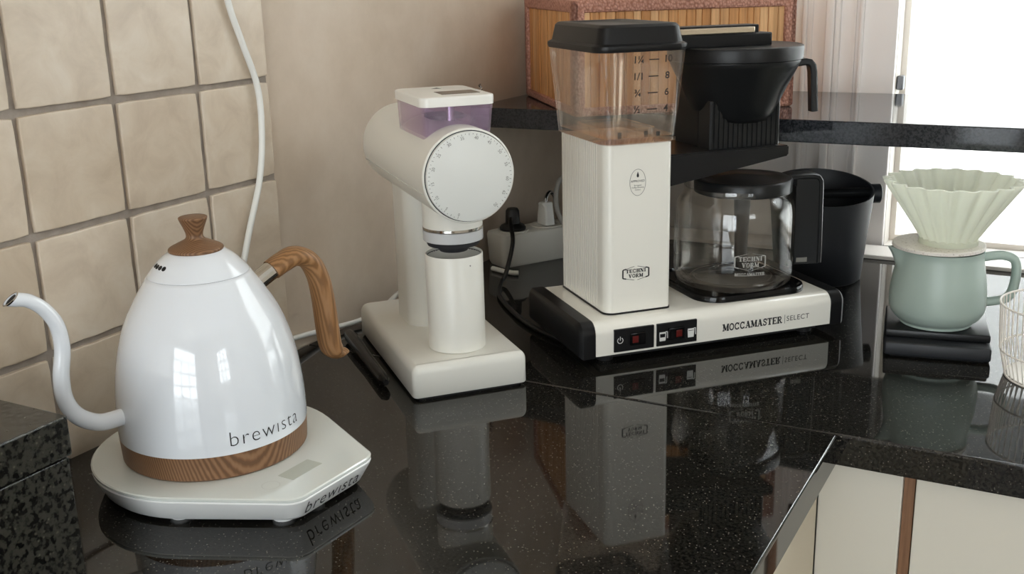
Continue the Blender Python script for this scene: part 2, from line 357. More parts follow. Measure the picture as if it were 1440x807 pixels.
# tiles on the left wall, one object each, sharing a few hand-cut meshes
Y0, Z0, T = .10388, .30025, .1015
struct_g = link('grout_bed', box(B(), -.0062, -.0028, Y0-7.5*T, Y0+3*T-.0015, -.0, Z0+4*T), 'grout', wall_left, 0)
def tile_mesh(seed):
    rnd = random.Random(seed); bm = B(); n = 9; h = T/2-.0026; pts = []
    for sx, sy, ex_, ey_ in ((-1,-1,1,-1), (1,-1,1,1), (1,1,-1,1), (-1,1,-1,-1)):
        for i in range(n):
            a = Vector((lerp(sx, ex_, i/n)*h, lerp(sy, ey_, i/n)*h)); inn = -a.normalized()
            j = .0002*rnd.gauss(0, 1) + .0007*noise.noise(Vector((a.x*40+seed*9, a.y*40, seed)))
            pts.append(a + inn*(abs(j) + (.0012 if i == 0 else 0)))
    wob = lambda p, k: .0006*noise.noise(Vector((p[0]*22+seed*3.1, p[1]*22, 1.7*seed)))*k
    rings = [[(-.0045, p.x, p.y) for p in pts], [(-.0008, p.x, p.y) for p in pts]]
    for f, x in ((.994, .0013), (.987, .0017), (.975, .0018), (.955, .00185), (.75, .0019), (.45, .002), (.15, .002)): rings.append([(x+wob(p*f, 1), p.x*f, p.y*f) for p in pts])
    loft(bm, rings); bmesh.ops.recalc_face_normals(bm, faces=bm.faces); me = bpy.data.meshes.new('tile'); bm.to_mesh(me); bm.free()
    for p in me.polygons: p.use_smooth = True
    me.set_sharp_from_angle(angle=math.radians(50)); me.materials.append(MATS['tile_glaze']); return me
tms = [tile_mesh(i) for i in range(8)]
for c in range(-7, 3):
    for rw in range(-4, 3):
        if c < -4 and rw < -2: continue
        t = bpy.data.objects.new('tile', tms[(c*3+rw*5) % 8]); COL.objects.link(t); t.parent = wall_left
        t.location = (-.0008+random.uniform(-.0004, .0004), Y0+(c+.5)*T+random.uniform(-.0006, .0006), Z0-(rw+.5)*T+random.uniform(-.0006, .0006))
        t.rotation_euler = (random.choice((0, PI/2, PI, -PI/2))+random.uniform(-.006, .006), random.uniform(-.006, .006), random.uniform(-.006, .006))

# worktops
XC, YC = .587, .4400
TH = .03
tag(link('worktop', box(B(), -.004, XC, -1.6, YC-.0006, -TH, 0, .0022, 2), 'granite'), 'polished black granite worktop slab running along the tiled wall under the kettle', 'worktop')
tag(link('worktop', box(B(), -.004, 1.9, YC+.0006, BACK_Y-.001, -TH, 0, .0022, 2), 'granite'), 'polished black granite worktop slab in front of the window under the coffee maker', 'worktop')
# raised granite plinth at the left, two slabs
t = thing('granite_plinth', 'raised speckled black granite ledge with a capping slab against the tiles', 'ledge', (0, 0, 0))
link('plinth_block', box(B(), .0025, .166, -1.2, -.018, .0, .0875, .001), 'granite_rough', t)
link('capping_slab', box(B(), .0025, .168, -1.2, -.016, .089, .118, .0015), 'granite_rough', t)
# shelf
SZ = .2243
tag(link('granite_shelf', box(B(), -.005, 1.75, .82, BACK_Y-.027, SZ-.027, SZ, .0015), 'granite_shelf'), 'long dark granite shelf raised above the worktop in front of the window', 'shelf')
# cabinets
cb = thing('cabinet', 'white base cabinet under the window worktop with brown wood strip between doors', 'cabinet', (0, 0, 0))
link('body', box(B(), .5696, 1.85, .481, BACK_Y-.03, ZF+.1, -TH-.0005), 'cabinet_carcass', cb, 0)
link('door', box(B(), .5683, .6415, .461, .4805, ZF+.12, -TH-.004, .0012), 'cabinet_white', cb)
for x0, x1 in ((.6525, 1.05), (1.062, 1.45), (1.462, 1.85)): link('door', box(B(), x0, x1, .461, .4805, ZF+.12, -TH-.004, .0012), 'cabinet_white', cb)
for x in (.642, 1.0505, 1.4505): link('wood_strip', box(B(), x, x+.0092, .466, .4805, ZF+.12, -TH-.004), 'strip_wood', cb, 0)
link('kickboard', box(B(), .5696, 1.85, .53, .545, ZF, ZF+.0995), 'cabinet_carcass', cb, 0)
cb = thing('cabinet', 'cream base cabinet beneath the tiled wall worktop', 'cabinet', (0, 0, 0))
link('body', box(B(), .01, .548, -1.55, .4595, ZF+.1, -TH-.0005), 'cabinet_carcass', cb, 0)
for y0, y1 in ((-.15, .4595), (-.76, -.155), (-1.55, -.765)): link('door', box(B(), .5485, .568, y0, y1, ZF+.12, -TH-.004, .0012), 'cabinet_carcass', cb)
link('kickboard', box(B(), .49, .505, -1.55, .4595, ZF, ZF+.0995), 'cabinet_carcass', cb, 0)

# ================================================================== KETTLE
KX, KY = .139, .1455
zt = .026
kb = thing('kettle_stand', 'white electric kettle stand with glass top and rounded back under the kettle', 'kettle stand', (KX, KY, 0), math.radians(-3))
# outline: arc at the back joined by tangents to a straight front edge at x = .131
def base_outline(r, xf, hw, cr):
    cor = Vector((xf-cr, hw-cr)); d = cor.length; ph = math.atan2(cor.y, cor.x)
    a = ph + math.acos((r-cr)/d)                         # external tangent angle on the upper side
    pts = [(r*math.cos(t), r*math.sin(t)) for t in [lerp(a, 2*PI-a, i/40) for i in range(41)]]
    low = [(cor.x+cr*math.cos(t), -cor.y+cr*math.sin(t)) for t in [lerp(-a, 0, i/10) for i in range(11)]]
    hi_ = [(cor.x+cr*math.cos(t), cor.y+cr*math.sin(t)) for t in [lerp(0, a, i/10) for i in range(11)]]
    return pts + low + hi_
bo = lambda d: base_outline(.1-d, .131-d, .052-d*.8, .016)
loft_r = []
for z, d in ((.0035, .010), (.006, .0075), (.019, .0012), (.0215, .0004), (.0225, .0012)): loft_r.append([(x, y, z) for x, y in bo(d)])
link('body', loft(B(), loft_r), 'base_white', kb)
link('glass_top', loft(B(), [[(x, y, z) for x, y in bo(d)] for z, d in ((.0225, .0012), (.0235, .0003), (.0252, .0003), (.026, .0014))]), 'base_glass', kb)
link('display', prism(B(), rrect(.089, .105, -.022, .012, .0006), .0258, .02612), 'display_grey', kb)
bm = B(); R = [ringpts((.096, -.037), r, .02612, 28) for r in (.0072, .0066)]; loft(bm, R, False, False); link('touch_ring', bm, 'ring_grey', kb)
for a, rr in ((-1.15, .077), (1.15, .077), (2.3, .075), (-2.3, .075)): link('foot', lathe(B(), [(0, .0085), (.0042, .0095)], (rr*math.cos(a), rr*math.sin(a)), 20), 'base_white', kb)
link('foot', lathe(B(), [(0, .0085), (.0045, .0095)], (.108, -.005), 20), 'base_white', kb)
link('foot', lathe(B(), [(0, .0085), (.0045, .0095)], (.104, -.034), 20), 'base_white', kb)
def on_base(x, y):      # front wall leans outward with height
    zz = .0125+y; d = lerp(.0075, .0012, (zz-.006)/.013); return (.131-d+.0003, x-.002, zz)
print_on('lettering', merge(font_mesh('brewısta', .0165, -.0001, space=1.12)), on_base, 'ink', kb)

kt = thing('kettle', 'white gooseneck kettle with wood handle, knob and base band', 'kettle', (KX, KY, .0262), 0)
Z = lambda z: z-.0262
prof = [(.0262, .073), (.0275, .0745), (.0465, .0757)]
link('wood_band', lathe(B(), [(Z(z), r) for z, r in prof], n=96), 'kettle_wood', kt)
body_pts = [(.0467, .0752), (.0475, .0758), (.06, .0758), (.08, .0747), (.1, .0722), (.12, .0677), (.14, .0607), (.158, .0508), (.1745, .0402)]
bp = spline([(r, z, 0) for z, r in body_pts], 6)
body_prof = [(p.y, p.x) for p in bp]
link('body', lathe(B(), [(Z(z), r) for z, r in body_prof], n=96), 'kettle_white', kt, 60)
def rad_at(z):
    for (z0, r0_), (z1, r1_) in zip(body_prof, body_prof[1:]):
        if z0 <= z <= z1: return lerp(r0_, r1_, (z-z0)/(z1-z0))
    return body_prof[0][1]
lid_pts = [(.1749, .0392), (.1755, .0397), (.181, .0352), (.1865, .0300), (.191, .0242), (.1935, .0200)]
lp = spline([(r, z, 0) for z, r in lid_pts], 5)
lid = link('lid', lathe(B(), [(Z(p.y), p.x) for p in lp], n=72), 'kettle_white', kt, 60)
link('lid_gap', lathe(B(), [(Z(.1738), .0398), (Z(.1752), .0385)], n=72), 'ink_grey', kt)
kn = spline([(.0205, .1925, 0), (.0216, .1938, 0), (.0205, .1958, 0), (.0135, .1993, 0), (.0080, .2022, 0), (.0066, .2052, 0), (.0078, .2100, 0), (.0098, .2150, 0), (.0112, .2186, 0), (.0110, .2197, 0), (.0098, .2202, 0)], 4)
link('knob', lathe(B(), [(Z(p.y), p.x) for p in kn], n=48), 'kettle_wood', lid, 60)
def lid_r(z):
    L_ = [(p.y, p.x) for p in lp]
    for (z0, r0_), (z1, r1_) in zip(L_, L_[1:]):
        if z0 <= z <= z1: return lerp(r0_, r1_, (z-z0)/(z1-z0))
for a in (-97, -106, -115, -124):
    zz = .1845; r = lid_r(zz); c = Vector((r*math.cos(math.radians(a)), r*math.sin(math.radians(a)), Z(zz)))
    nrm = Vector((math.cos(math.radians(a))*.7, math.sin(math.radians(a))*.7, .72)).normalized()
    bm = B(); tube(bm, [c-nrm*.001, c+nrm*.00025], .0021, 14); link('steam_hole', bm, 'black_hole', lid)
AZ = math.radians(-112); hx, hy = math.cos(AZ), math.sin(AZ)
def pz(r, z): return Vector((r*hx, r*hy, Z(z)))
sp = spline([pz(.066, .0712), pz(.0747, .0712), pz(.0925, .0718), pz(.1075, .0812), pz(.1150, .0961), pz(.1155, .1152), pz(.1118, .1368), pz(.1132, .1551), pz(.1204, .1693), pz(.1300, .1778), pz(.1390, .1808)], 8)
nsp = len(sp); rad = [lerp(.0068, .0052, min(1, max(0, (i/nsp-.25)/.6))) for i in range(nsp)]
bm = B(); tube(bm, sp, rad, 20)
link('spout', bm, 'kettle_white', kt, 60)
tipd = (sp[-1]-sp[-3]).normalized(); bm = B()
# slanted chromed lip and dark mouth at the tip
side = Vector((-hy, hx, 0)); upv = side.cross(tipd); upv = upv if upv.z > 0 else -upv
def lip(k, rr, fwd0, fwd1): return [sp[-1] + tipd*lerp(fwd0, fwd1, .5-.5*math.sin(2*PI*i/20)) + side*(rr*math.cos(2*PI*i/20)) + upv*(rr*math.sin(2*PI*i/20)) for i in range(20)]
loft(bm, [lip(0, .0054, -.0015, -.0015), lip(0, .0054, -.0005, .0075), lip(0, .0046, -.0003, .0072), lip(0, .0044, -.0025, .0035)], False, False); so = link('spout_lip', bm, 'kettle_white', kt, 60)
bm = B(); loft(bm, [lip(0, .00545, -.0012, .0058), lip(0, .0056, -.0004, .0077), lip(0, .0047, -.0002, .0075)], False, False); link('lip_ring', bm, 'chrome', so, 60)
bm = B(); bm.faces.new([bm.verts.new(p) for p in lip(0, .0046, -.0012, .0058)]); link('spout_mouth', bm, 'black_hole', so, 0)
# handle
bm = B(); fp = [pz(-.0450, .1545), pz(-.0560, .1603), pz(-.0690, .1668)]; tube(bm, fp, .0078, 16, refup=side, flat=1.25); link('ferrule', bm, 'chrome', kt)
hp = spline([pz(-.0635, .1642), pz(-.0740, .1690), pz(-.0860, .1722), pz(-.0985, .1660), pz(-.1065, .1500), pz(-.1100, .1280), pz(-.1118, .1030), pz(-.1136, .0860), pz(-.1190, .0780), pz(-.1290, .0772)], 8)
nh = len(hp); hr = []; hf = []
for i in range(nh):
    t_ = i/(nh-1); hr.append(lerp(.0083, .0088, t_) if t_ < .82 else lerp(.0088, .0022, (t_-.82)/.18)); hf.append(lerp(1.45, 1.75, min(1, t_/.6)) if t_ < .9 else lerp(1.5, 2.6, (t_-.9)/.1))
bm = B(); tube(bm, hp, hr, 18, refup=side, flat=hf); link('handle', bm, 'handle_wood', kt, 60)
# brand lettering on the body
def on_kettle(x, y):
    z = .0585+y; a = math.radians(-12.5) + x/.0758; r = rad_at(z)+.00022; return (r*math.cos(a), r*math.sin(a), Z(z))
print_on('lettering', font_mesh('brewısta', .0175, -.0003, space=1.12), on_kettle, 'ink', kt)

# ================================================================== GRINDER
GA = math.atan2(.751, .66)
g = thing('coffee_grinder', 'white electric coffee grinder with round dial and purple clear hopper', 'coffee grinder', (.2038, .344, 0), GA)
link('foot_plate', prism(B(), rrect(.004, .114, .004, .234, .006), 0, .0035), 'dark_foot', g)
GW, GD, GH = .118, .238, .036
bo_ = rrect(0, GW, 0, GD, (.012, .012, .006, .006))
link('base', loft(B(), [[(x, y, .003) for x, y in inset(bo_, .0008)], [(x, y, .004) for x, y in bo_]] + [[(x, y, GH-.009+.009*math.sin(PI/2*i/6)) for x, y in inset(bo_, .009*(1-math.cos(PI/2*i/6))*(.75))] for i in range(7)]), 'grinder_white', g, 40)
link('column', prism(B(), rrect(.032, .088, .118, .190, .02, 8), GH-.001, .21), 'grinder_white', g)
CZ, CR, CX = .2195, .0445, .0595
def ycyl(bm, prof, n=72, cap0=True, cap1=True):     # lathe about the local y axis at (CX, CZ)
    return loft(bm, [[(CX+r*math.cos(2*PI*i/n), y, CZ+r*math.sin(2*PI*i/n)) for i in range(n)] for y, r in prof], cap0, cap1)
back = [(.239-.012+.012*math.sin(PI/2*i/6), CR-.012+.012*math.cos(PI/2*i/6)) for i in range(7)]
link('motor_housing', ycyl(B(), [(-.0145, CR-.0010), (-.0135, CR)] + back), 'grinder_white', g, 40)
a_ = math.radians(200); bm = B(); box(bm, CX+CR*math.cos(a_)-.0004, CX+CR*math.cos(a_)+.0006, -.007, .23, CZ+CR*math.sin(a_)-.0004, CZ+CR*math.sin(a_)+.0004); link('parting_line', bm, 'ring_grey', g, 0)
link('dial_gap', ycyl(B(), [(-.0147, .0426), (-.0130, .0426)]), 'dark_liner', g)
dial = link('dial', ycyl(B(), [(-.0188, .0406), (-.0184, .0414), (-.0176, .0417), (-.0140, .0417)]), 'dial_white', g, 40)
tk = []
tp = []
for i in range(60):
    a = math.radians(250-i*5.35)
    if i > 56: break
    r1 = .0402; r0_ = .0392 if i % 2 else .0384
    tk.append(bar2((CX+r0_*math.cos(a), CZ+r0_*math.sin(a)), (CX+r1*math.cos(a), CZ+r1*math.sin(a)), .00045))
    if i % 4 == 0:
        v_, f_ = font_mesh(str(i//4*5 if i else 0), .0040); rc = .0362; ang = a-PI/2
        tp.append(([(CX+rc*math.cos(a)+x*math.cos(ang)-y*math.sin(ang), CZ+rc*math.sin(a)+x*math.sin(ang)+y*math.cos(ang)) for x, y in v_], f_))
print_on('dial_markings', merge(quads_to(tk), *tp), lambda x, y: (x, -.01893, y), 'ink_grey', dial)
CC = (.0605, .047)
link('chute', lathe(B(), [(.160, .0296), (.200, .0296)], CC), 'grinder_white', g)
link('chute_ring', lathe(B(), [(.1585, .0285), (.1590, .0300), (.1615, .0300), (.1617, .0290)], CC), 'chrome', g, 25)
link('grounds_collar', lathe(B(), [(.1475, .0285), (.1480, .0298), (.1583, .0298)], CC), 'collar_grey', g)
link('spout_funnel', lathe(B(), [(.136, .0140), (.141, .0170), (.1425, .0255), (.1476, .0275)], CC), 'dark_liner', g)
# hopper
def hop(z, d=0):
    t_ = (z-.236)/(.282-.236); return [(x, y, z) for x, y in rrect(lerp(.029, .026, t_)+d, lerp(.0925, .0955, t_)-d, lerp(.0195, .0115, t_)+d, lerp(.1165, .1125, t_)-d, .006-min(d, .003), 4)]
hp_ = link('hopper', loft(B(), [hop(.2365), hop(.2815)] + [hop(.2815, .0025), hop(.2480, .0025)], True, True), 'purple_plastic', g, 30)
bm = B(); loft(bm, [[(x, y, z) for x, y in rrect(.046, .08, .05, .09, .01, 4)] for z in (.2645, .268)]); link('bean_gate', bm, 'dark_liner', hp_)
bm = B(); tube(bm, [(.062, .045, .262), (.062, .045, .281)], .004, 14); link('magnet_post', bm, 'steel', hp_)
lidg = link('hopper_lid', prism(B(), rrect(.0235, .0965, .0085, .1125, .010), .2815, .2905, .002), 'lid_white', g, 40)
link('lid_window', prism(B(), rrect(.05, .088, .030, .058, .001), .2904, .29075), 'window_dark', lidg)
print_on('lid_emblem', quads_to([[(.056, .088), (.066, .084), (.064, .096)]]), lambda x, y: (x, y, .29065), 'ink', lidg)
# cup standing on the base
cw = Matrix.Rotation(GA, 4, 'Z') @ Vector((.0605, .047, 0)); cup = thing('dosing_cup', 'plain white cylindrical cup standing on the grinder base under its chute', 'cup', (.2038+cw.x, .344+cw.y, GH), 0)
link('wall', lathe(B(), [(0, .0278), (.0006, .0288), (.0968, .0288), (.0976, .0283), (.0972, .0272), (.09, .0266), (.006, .0266)], n=64), 'grinder_white', cup, 40)
link('liner', lathe(B(), [(.0060, .0264), (.0955, .0270)], n=48, cap1=False), 'dark_liner', cup)
bm = B(); tube(bm, [Vector((.0286*math.cos(-.45), .0286*math.sin(-.45), .089)), Vector((.0291*math.cos(-.45), .0291*math.sin(-.45), .089))], .0007, 10); link('dot', bm, 'ink_grey', cup)
# brush lying by the grinder
d0, d1 = Vector((.030, .472, .0080)), Vector((.160, .360, .0080)); bm = B()
ax = (d1-d0); pth = [d0+ax*t_ for t_ in (0, .02, .1, .3, .55, .9, .96, 1)]
tube(bm, pth, [.003, .006, .0078, .0074, .0062, .0062, .0056, .003], 14)
br = tag(link('brush', bm, 'black_gloss'), 'slim black stick lying on the worktop between kettle and grinder', 'stick')

# ================================================================== COFFEE MAKER
MA = math.atan2(.737, .676)
mc = thing('coffee_maker', 'cream white filter coffee maker with black drip arm and clear water tank', 'coffee maker', (.3231, .507, 0), MA)
ML, MD, MT, MB_ = .2857, .155, .047, .011
# base shell: cross-section in y-z swept along x
def msec(d=0):
    s = [(.0, MB_), (-.0002, .03)]
    for i in range(9): a = PI/2*i/8; s.append((.0125-.0125*math.cos(a)-.0002*(1-i/8), MT-.0125+.0125*math.sin(a)))
    s += [(MD-.004, MT), (MD, MT-.004), (MD, MB_)]
    cy, cz = MD/2, (MT+MB_)/2
    return [((y-cy)*(1-d/cy)+cy, (z-cz)*(1-d/.018)+cz) for y, z in s]
bm = B(); loft(bm, [[(x, y, z) for y, z in msec(d)] for x, d in ((0, 0), (ML, 0))]); shell = link('base_shell', bm, 'mocca_white', mc, 30)
for s, x0, x1 in ((-1, 0, -.0185), (1, ML, ML+.0185)):
    bm = B(); e = [(x0, -.0008), (lerp(x0, x1, .12), -.0012), (lerp(x0, x1, .75), -.0012), (lerp(x0, x1, .93), .0012), (x1, .0035)]
    loft(bm, [[(x, y, z) for y, z in msec(d)] for x, d in e]); link('end_cap', bm, 'black_plastic', mc, 30)
for x in (.02, ML-.02):
    for y in (.022, MD-.02): link('foot', lathe(B(), [(0, .009), (.0112, .0105)], (x, y), 20), 'dark_foot', mc)
link('under_tray', box(B(), .01, ML-.01, .012, MD-.008, .004, .0112), 'dark_foot', mc, 0)
# body tower with fluted left side
X0, X1, Y0m, Y1m, TB = .0215, .0975, .022, .147, .227
def fluted():
    pts = rrect(X0, X1, Y0m, Y1m, (.006, .004, .011, .006), 6); out = []
    n = len(pts)
    for i, p in enumerate(pts):
        out.append(p); q = pts[(i+1) % n]
        if abs(p[0]-X0) < 1e-6 and abs(q[0]-X0) < 1e-6 and p[1] > q[1]+.01:     # left face going toward the front
            y = p[1]-.003; pitch = .0052
            while y-pitch > q[1]+.006:
                for f, dx in ((0, 0), (.06, .0009), (.2, .0009), (.26, 0)): out.append((X0+dx, y-pitch*f))
                y -= pitch
    return out
fo = fluted()
link('tower_gasket', prism(B(), [(x*1.0, y) for x, y in inset(rrect(X0, X1, Y0m, Y1m, (.006, .004, .011, .006)), -.0008)], MT-.0005, MT+.002), 'black_plastic', mc)
tw = link('tower', loft(B(), [[(x, y, z) for x, y in fo] for z in (MT+.002, TB)]), 'mocca_white', mc, 25)
# water tank
def trr(z, d=0):
    t_ = (z-.2275)/(.323-.2275); e = lerp(.005, .0125, t_); return [(x, y, z) for x, y in rrect(X0-e+d, X1+e-d, Y0m-e+d, Y1m+e-d, .016-d*.6, 7)]
tank = link('water_tank', loft(B(), [trr(.2272, .003), trr(.2290)] + [trr(.2325), trr(.323)] + [trr(.323, .0022), trr(.2345, .0022), trr(.2335, .006)], True, True), 'tank_plastic', mc, 30)
for cx_, cy_, rr in ((.043, .048, .0045), (.056, .062, .007)):
    bm = B(); lathe(bm, [(.2338, rr), (.320, rr)], (cx_, cy_), 20, False, False); link('riser_tube', bm, 'tank_plastic', tank)
bm = B(); loft(bm, [[(x, y, z) for x, y in rrect(.028, .088, .035, .125, .014, 6)] for z in (.2340, .2405)] + [[(x, y, z) for x, y in rrect(.031, .085, .038, .122, .012, 6)] for z in (.2405, .2345)], False, False); link('tank_well', bm, 'tank_plastic', tank, 30)
for x, y in ((.075, .04), (.084, .03), (.045, .04)): link('float_stop', lathe(B(), [(.2335, .002), (.2375, .002)], (x, y), 12), 'black_gloss', tank)
for k, (tx, nn) in enumerate((('1¼', '10'), ('1/1', '8'), ('¾', '6'), ('½', '4'))):
    zz = .3125-k*.0165
    e = lerp(.005, .0125, (zz-.2275)/(.323-.2275)); yy = Y0m-e-.0003
    part = merge(shift(font_mesh(tx, .0098, .0002), .0525, 0), shift(font_mesh(nn, .0098, .0002), .0845, 0), quads_to([bar2((.0635, 0), (.0745, 0), .0011)]))
    print_on('scale_mark', part, lambda x, y, zz=zz, yy=yy: (x, yy-(y)*.08, zz+y), 'ink_brown', tank)
# tank lid
def lid_o(z, e, r): return [(x, y, z) for x, y in rrect(X0-e, X1+e, Y0m-e, Y1m+e, r, 7)]
link('tank_lid', loft(B(), [lid_o(.3205, .0132, .017), lid_o(.3235, .0142, .018), lid_o(.3265, .0138, .018), lid_o(.3285, .0095, .014), lid_o(.3440, .0062, .012), lid_o(.3465, .0038, .011), lid_o(.3470, .0020, .010), lid_o(.3470, -.006, .008), lid_o(.3455, -.010, .006)]), 'black_plastic', mc, 30)
# drip platform
bm = B(); xs = ((.0980, .176), (.2465, .199)); loft(bm, [[(x, .036, zb), (x, .132, zb), (x, .132, .2105), (x, .036, .2105)] for x, zb in xs]); bmesh.ops.bevel(bm, geom=list(bm.edges), offset=.0015, segments=2, affect='EDGES'); link('drip_platform', bm, 'black_plastic', mc, 30)
# ribbed support block
bx0, bx1, by0, by1 = .154, .240, .046, .125
pts = [(bx0, by1), (bx0, by0+.002), (bx0+.002, by0)]; n = 14; w_ = (bx1-bx0-.004)/n
for i in range(n):
    x = bx0+.002+i*w_
    for f, dy in ((.1, 0), (.2, .0012), (.42, .0012), (.52, 0)): pts.append((x+w_*f, by0+dy))
pts += [(bx1-.002, by0), (bx1, by0+.002), (bx1, by1)]
BC = (.1995, .078)
link('ribbed_support', loft(B(), [[(x, y, .2105) for x, y in pts], [(x, y, .262) for x, y in pts]]), 'black_satin', mc, 20)
link('support_back', box(B(), .1535, .2405, .072, .126, .2105, .303, .001), 'black_satin', mc)
# filter basket
bk = link('filter_basket', lathe(B(), [(.2365, .034), (.2385, .039), (.244, .0435), (.255, .0485), (.272, .0565), (.296, .0685), (.3005, .0705), (.303, .0705), (.303, .0680), (.275, .055)], BC), 'black_satin', mc, 40)
link('basket_lid', lathe(B(), [(.3025, .0712), (.3035, .0728), (.3150, .0735), (.3172, .0728), (.3180, .0710), (.3175, .0680), (.3170, .02)], BC), 'black_plastic', mc, 30)
dirh = Vector((math.cos(math.radians(-14)), math.sin(math.radians(-14)), 0)); sdh = Vector((-dirh.y, dirh.x, 0)); c3 = Vector((*BC, 0))
def hpnt(r, z): return c3 + dirh*r + Vector((0,0,z))
def strap(bm, pts_, halfw, thick):
    P = [Vector(p) for p in pts_]; rings = []
    for i, p in enumerate(P):
        t = (P[min(i+1, len(P)-1)]-P[max(i-1, 0)]).normalized(); q = t.cross(sdh).normalized()
        rings.append([p+sdh*halfw*.85+q*thick/2, p+sdh*halfw+q*thick*.3, p+sdh*halfw-q*thick*.3, p+sdh*halfw*.85-q*thick/2, p-sdh*halfw*.85-q*thick/2, p-sdh*halfw-q*thick*.3, p-sdh*halfw+q*thick*.3, p-sdh*halfw*.85+q*thick/2])
    return loft(bm, rings)
bm = B(); strap(bm, [hpnt(.065, .296), hpnt(.0785, .2975), hpnt(.0835, .2965), hpnt(.0865, .293), hpnt(.088, .286), hpnt(.091, .243)], .0065, .0075); link('basket_handle', bm, 'black_satin', bk, 30)
# outlet arm
link('arm_cover', box(B(), .100, .236, .062, .092, .3165, .3305, .0015), 'black_plastic', mc)
link('arm_cover_rear', box(B(), .100, .224, .070, .094, .3300, .3390, .0012), 'black_plastic', mc)
link('outlet_arm', box(B(), .100, .2145, .062, .0725, .3306, .3372, .0012), 'arm_metal', mc)
# hot plate
hp2 = rrect(.134, .272, .0135, .148, .03, 8)
link('hot_plate', loft(B(), [[(x, y, MT-.0005) for x, y in hp2], [(x, y, MT+.004) for x, y in hp2], [(x, y, MT+.0065) for x, y in inset(hp2, .001)], [(x, y, MT+.0068) for x, y in inset(hp2, .004)], [(x, y, MT+.0048) for x, y in inset(hp2, .007)]]), 'black_gloss', mc, 30)
# switches
def switch(x0, x1, nm):
    s = link('switch_panel', box(B(), x0, x1, -.0016, .002, .0135, .0385, .0006), 'black_plastic', mc)
    return s
s1 = switch(.0207, .0668, 'a'); s2 = switch(.0700, .1175, 'b')
def rocker(p, x0, x1, lens_x):
    r = link('rocker', box(B(), x0, x1, -.0042, -.0014, .0195, .0330, .0008), 'black_gloss', p)
    link('indicator', box(B(), lens_x, lens_x+.0070, -.00455, -.0035, .0225, .0300, .0003), 'red_lens', p)
rocker(s1, .0385, .0560, .0405); rocker(s2, .0830, .1015, .0915)
fy = lambda d: (lambda x, y: (x, d, y))
pw = quads_to(polybar(arc(.0275, .0262, .0031, .0031, 125, 415, 16), .0008) + [bar2((.0275, .0262), (.0275, .0305), .0009)]); print_on('power_symbol', pw, fy(-.00175), 'ink_white', s1)
def pot(x, full):
    q = polybar([(x, .0195), (x+.0062, .0195), (x+.0068, .0275), (x-.0004, .0275)], .0008, True) + polybar([(x+.0066, .029), (x+.0086, .029), (x+.0088, .022)], .0009) + [bar2((x-.0006, .0285), (x+.0068, .0285), .0011)]
    q.append([(x, .0195), (x+.0062, .0195), (x+.0062, .0265 if full else .0232), (x, .0265 if full else .0232)]); return quads_to(q)
print_on('pot_symbol', pot(.0735, False), fy(-.00175), 'ink_white', s2); print_on('pot_symbol', pot(.1070, True), fy(-.00175), 'ink_white', s2)
print_on('lettering', merge(quads_to(slab_text('MOCCAMASTER', .0745, .0080, .03), .1865, .0238), quads_to([bar2((.2268, .0190), (.2268, .0290), .0005)])), lambda x, y: (x, -.0004, y), 'ink', shell)
print_on('lettering', shift(font_mesh('SELECT', .0082, 0, 'CENTER', 1.12), .2435, .0240), lambda x, y: (x, -.0004, y), 'ink', shell)
def badge(cx_, cz_, w, h, th=.0016):
    a, b = w/2, h/2
    q = [bar2((cx_-a, cz_-b*.62), (cx_-a, cz_+b*.62), th), bar2((cx_+a, cz_-b*.62), (cx_+a, cz_+b*.62), th)]
    for s in (-1, 1):
        q += [bar2((cx_-a, cz_+s*b*.6), (cx_-a*.12, cz_+s*b), th*.3), bar2((cx_+a, cz_+s*b*.6), (cx_+a*.12, cz_+s*b), th*.3)]
        q += [bar2((cx_-a, cz_+s*b*.6), (cx_-a*.75, cz_+s*b*.72), th*.8), bar2((cx_+a, cz_+s*b*.6), (cx_+a*.75, cz_+s*b*.72), th*.8)]
    q2 = slab_text('TECHNI', w*.78, h*.27, .05); q3 = slab_text('VORM', w*.56, h*.27, .05)
    return merge(quads_to(q), quads_to(q2, cx_, cz_+h*.18), quads_to(q3, cx_, cz_-h*.18))
print_on('badge', badge(.0560, .0905, .0300, .0150), lambda x, y: (x, Y0m-.0003, y), 'ink', tw)
ov = quads_to(polybar(arc(.0575, .1875, .0090, .0138, 0, 360, 40), .00035))
drop = quads_to([[(.0575, .1990), (.0587, .1955), (.0588, .1937), (.0575, .1925), (.0562, .1937), (.0563, .1955)]])
print_on('approval_seal', merge(ov, drop, shift(font_mesh('APPROVED', .0032), .0575, .1888), shift(font_mesh('European', .0022), .0575, .1845), shift(font_mesh('Coffee Brewing', .0022), .0575, .1822), shift(font_mesh('Centre', .0022), .0575, .1798)), lambda x, y: (x, Y0m-.0003, y), 'ink', tw)

# carafe (lifts off the hot plate)
M3 = Matrix.Translation((.3231, .507, 0)) @ Matrix.Rotation(MA, 4, 'Z')
cloc = M3 @ Vector((.2045, .077, MT+.005))
cf = thing('carafe', 'glass coffee carafe with black lid and handle on the hot plate', 'carafe', cloc, MA)
outp = [(0, .055), (.001, .0605), (.005, .0655), (.012, .0672), (.03, .0675), (.085, .0672), (.094, .0655), (.101, .0610), (.106, .0575), (.112, .0570)]
inn = [(.112, .0550), (.106, .0555), (.101, .0590), (.093, .0635), (.085, .0650), (.03, .0653), (.013, .0650), (.007, .0610), (.004, .05)]
gb = link('glass_body', lathe(B(), outp+inn, n=96), 'carafe_glass', cf, 60)
bm = B(); loft(bm, [ringpts((0,0), r, z, 64) for z, r in ((.0042, .042), (.0062, .044), (.0062, .047), (.0042, .049))], False, False); link('base_ring', bm, 'carafe_glass', cf, 60)
LC = (.0075, -.0045)
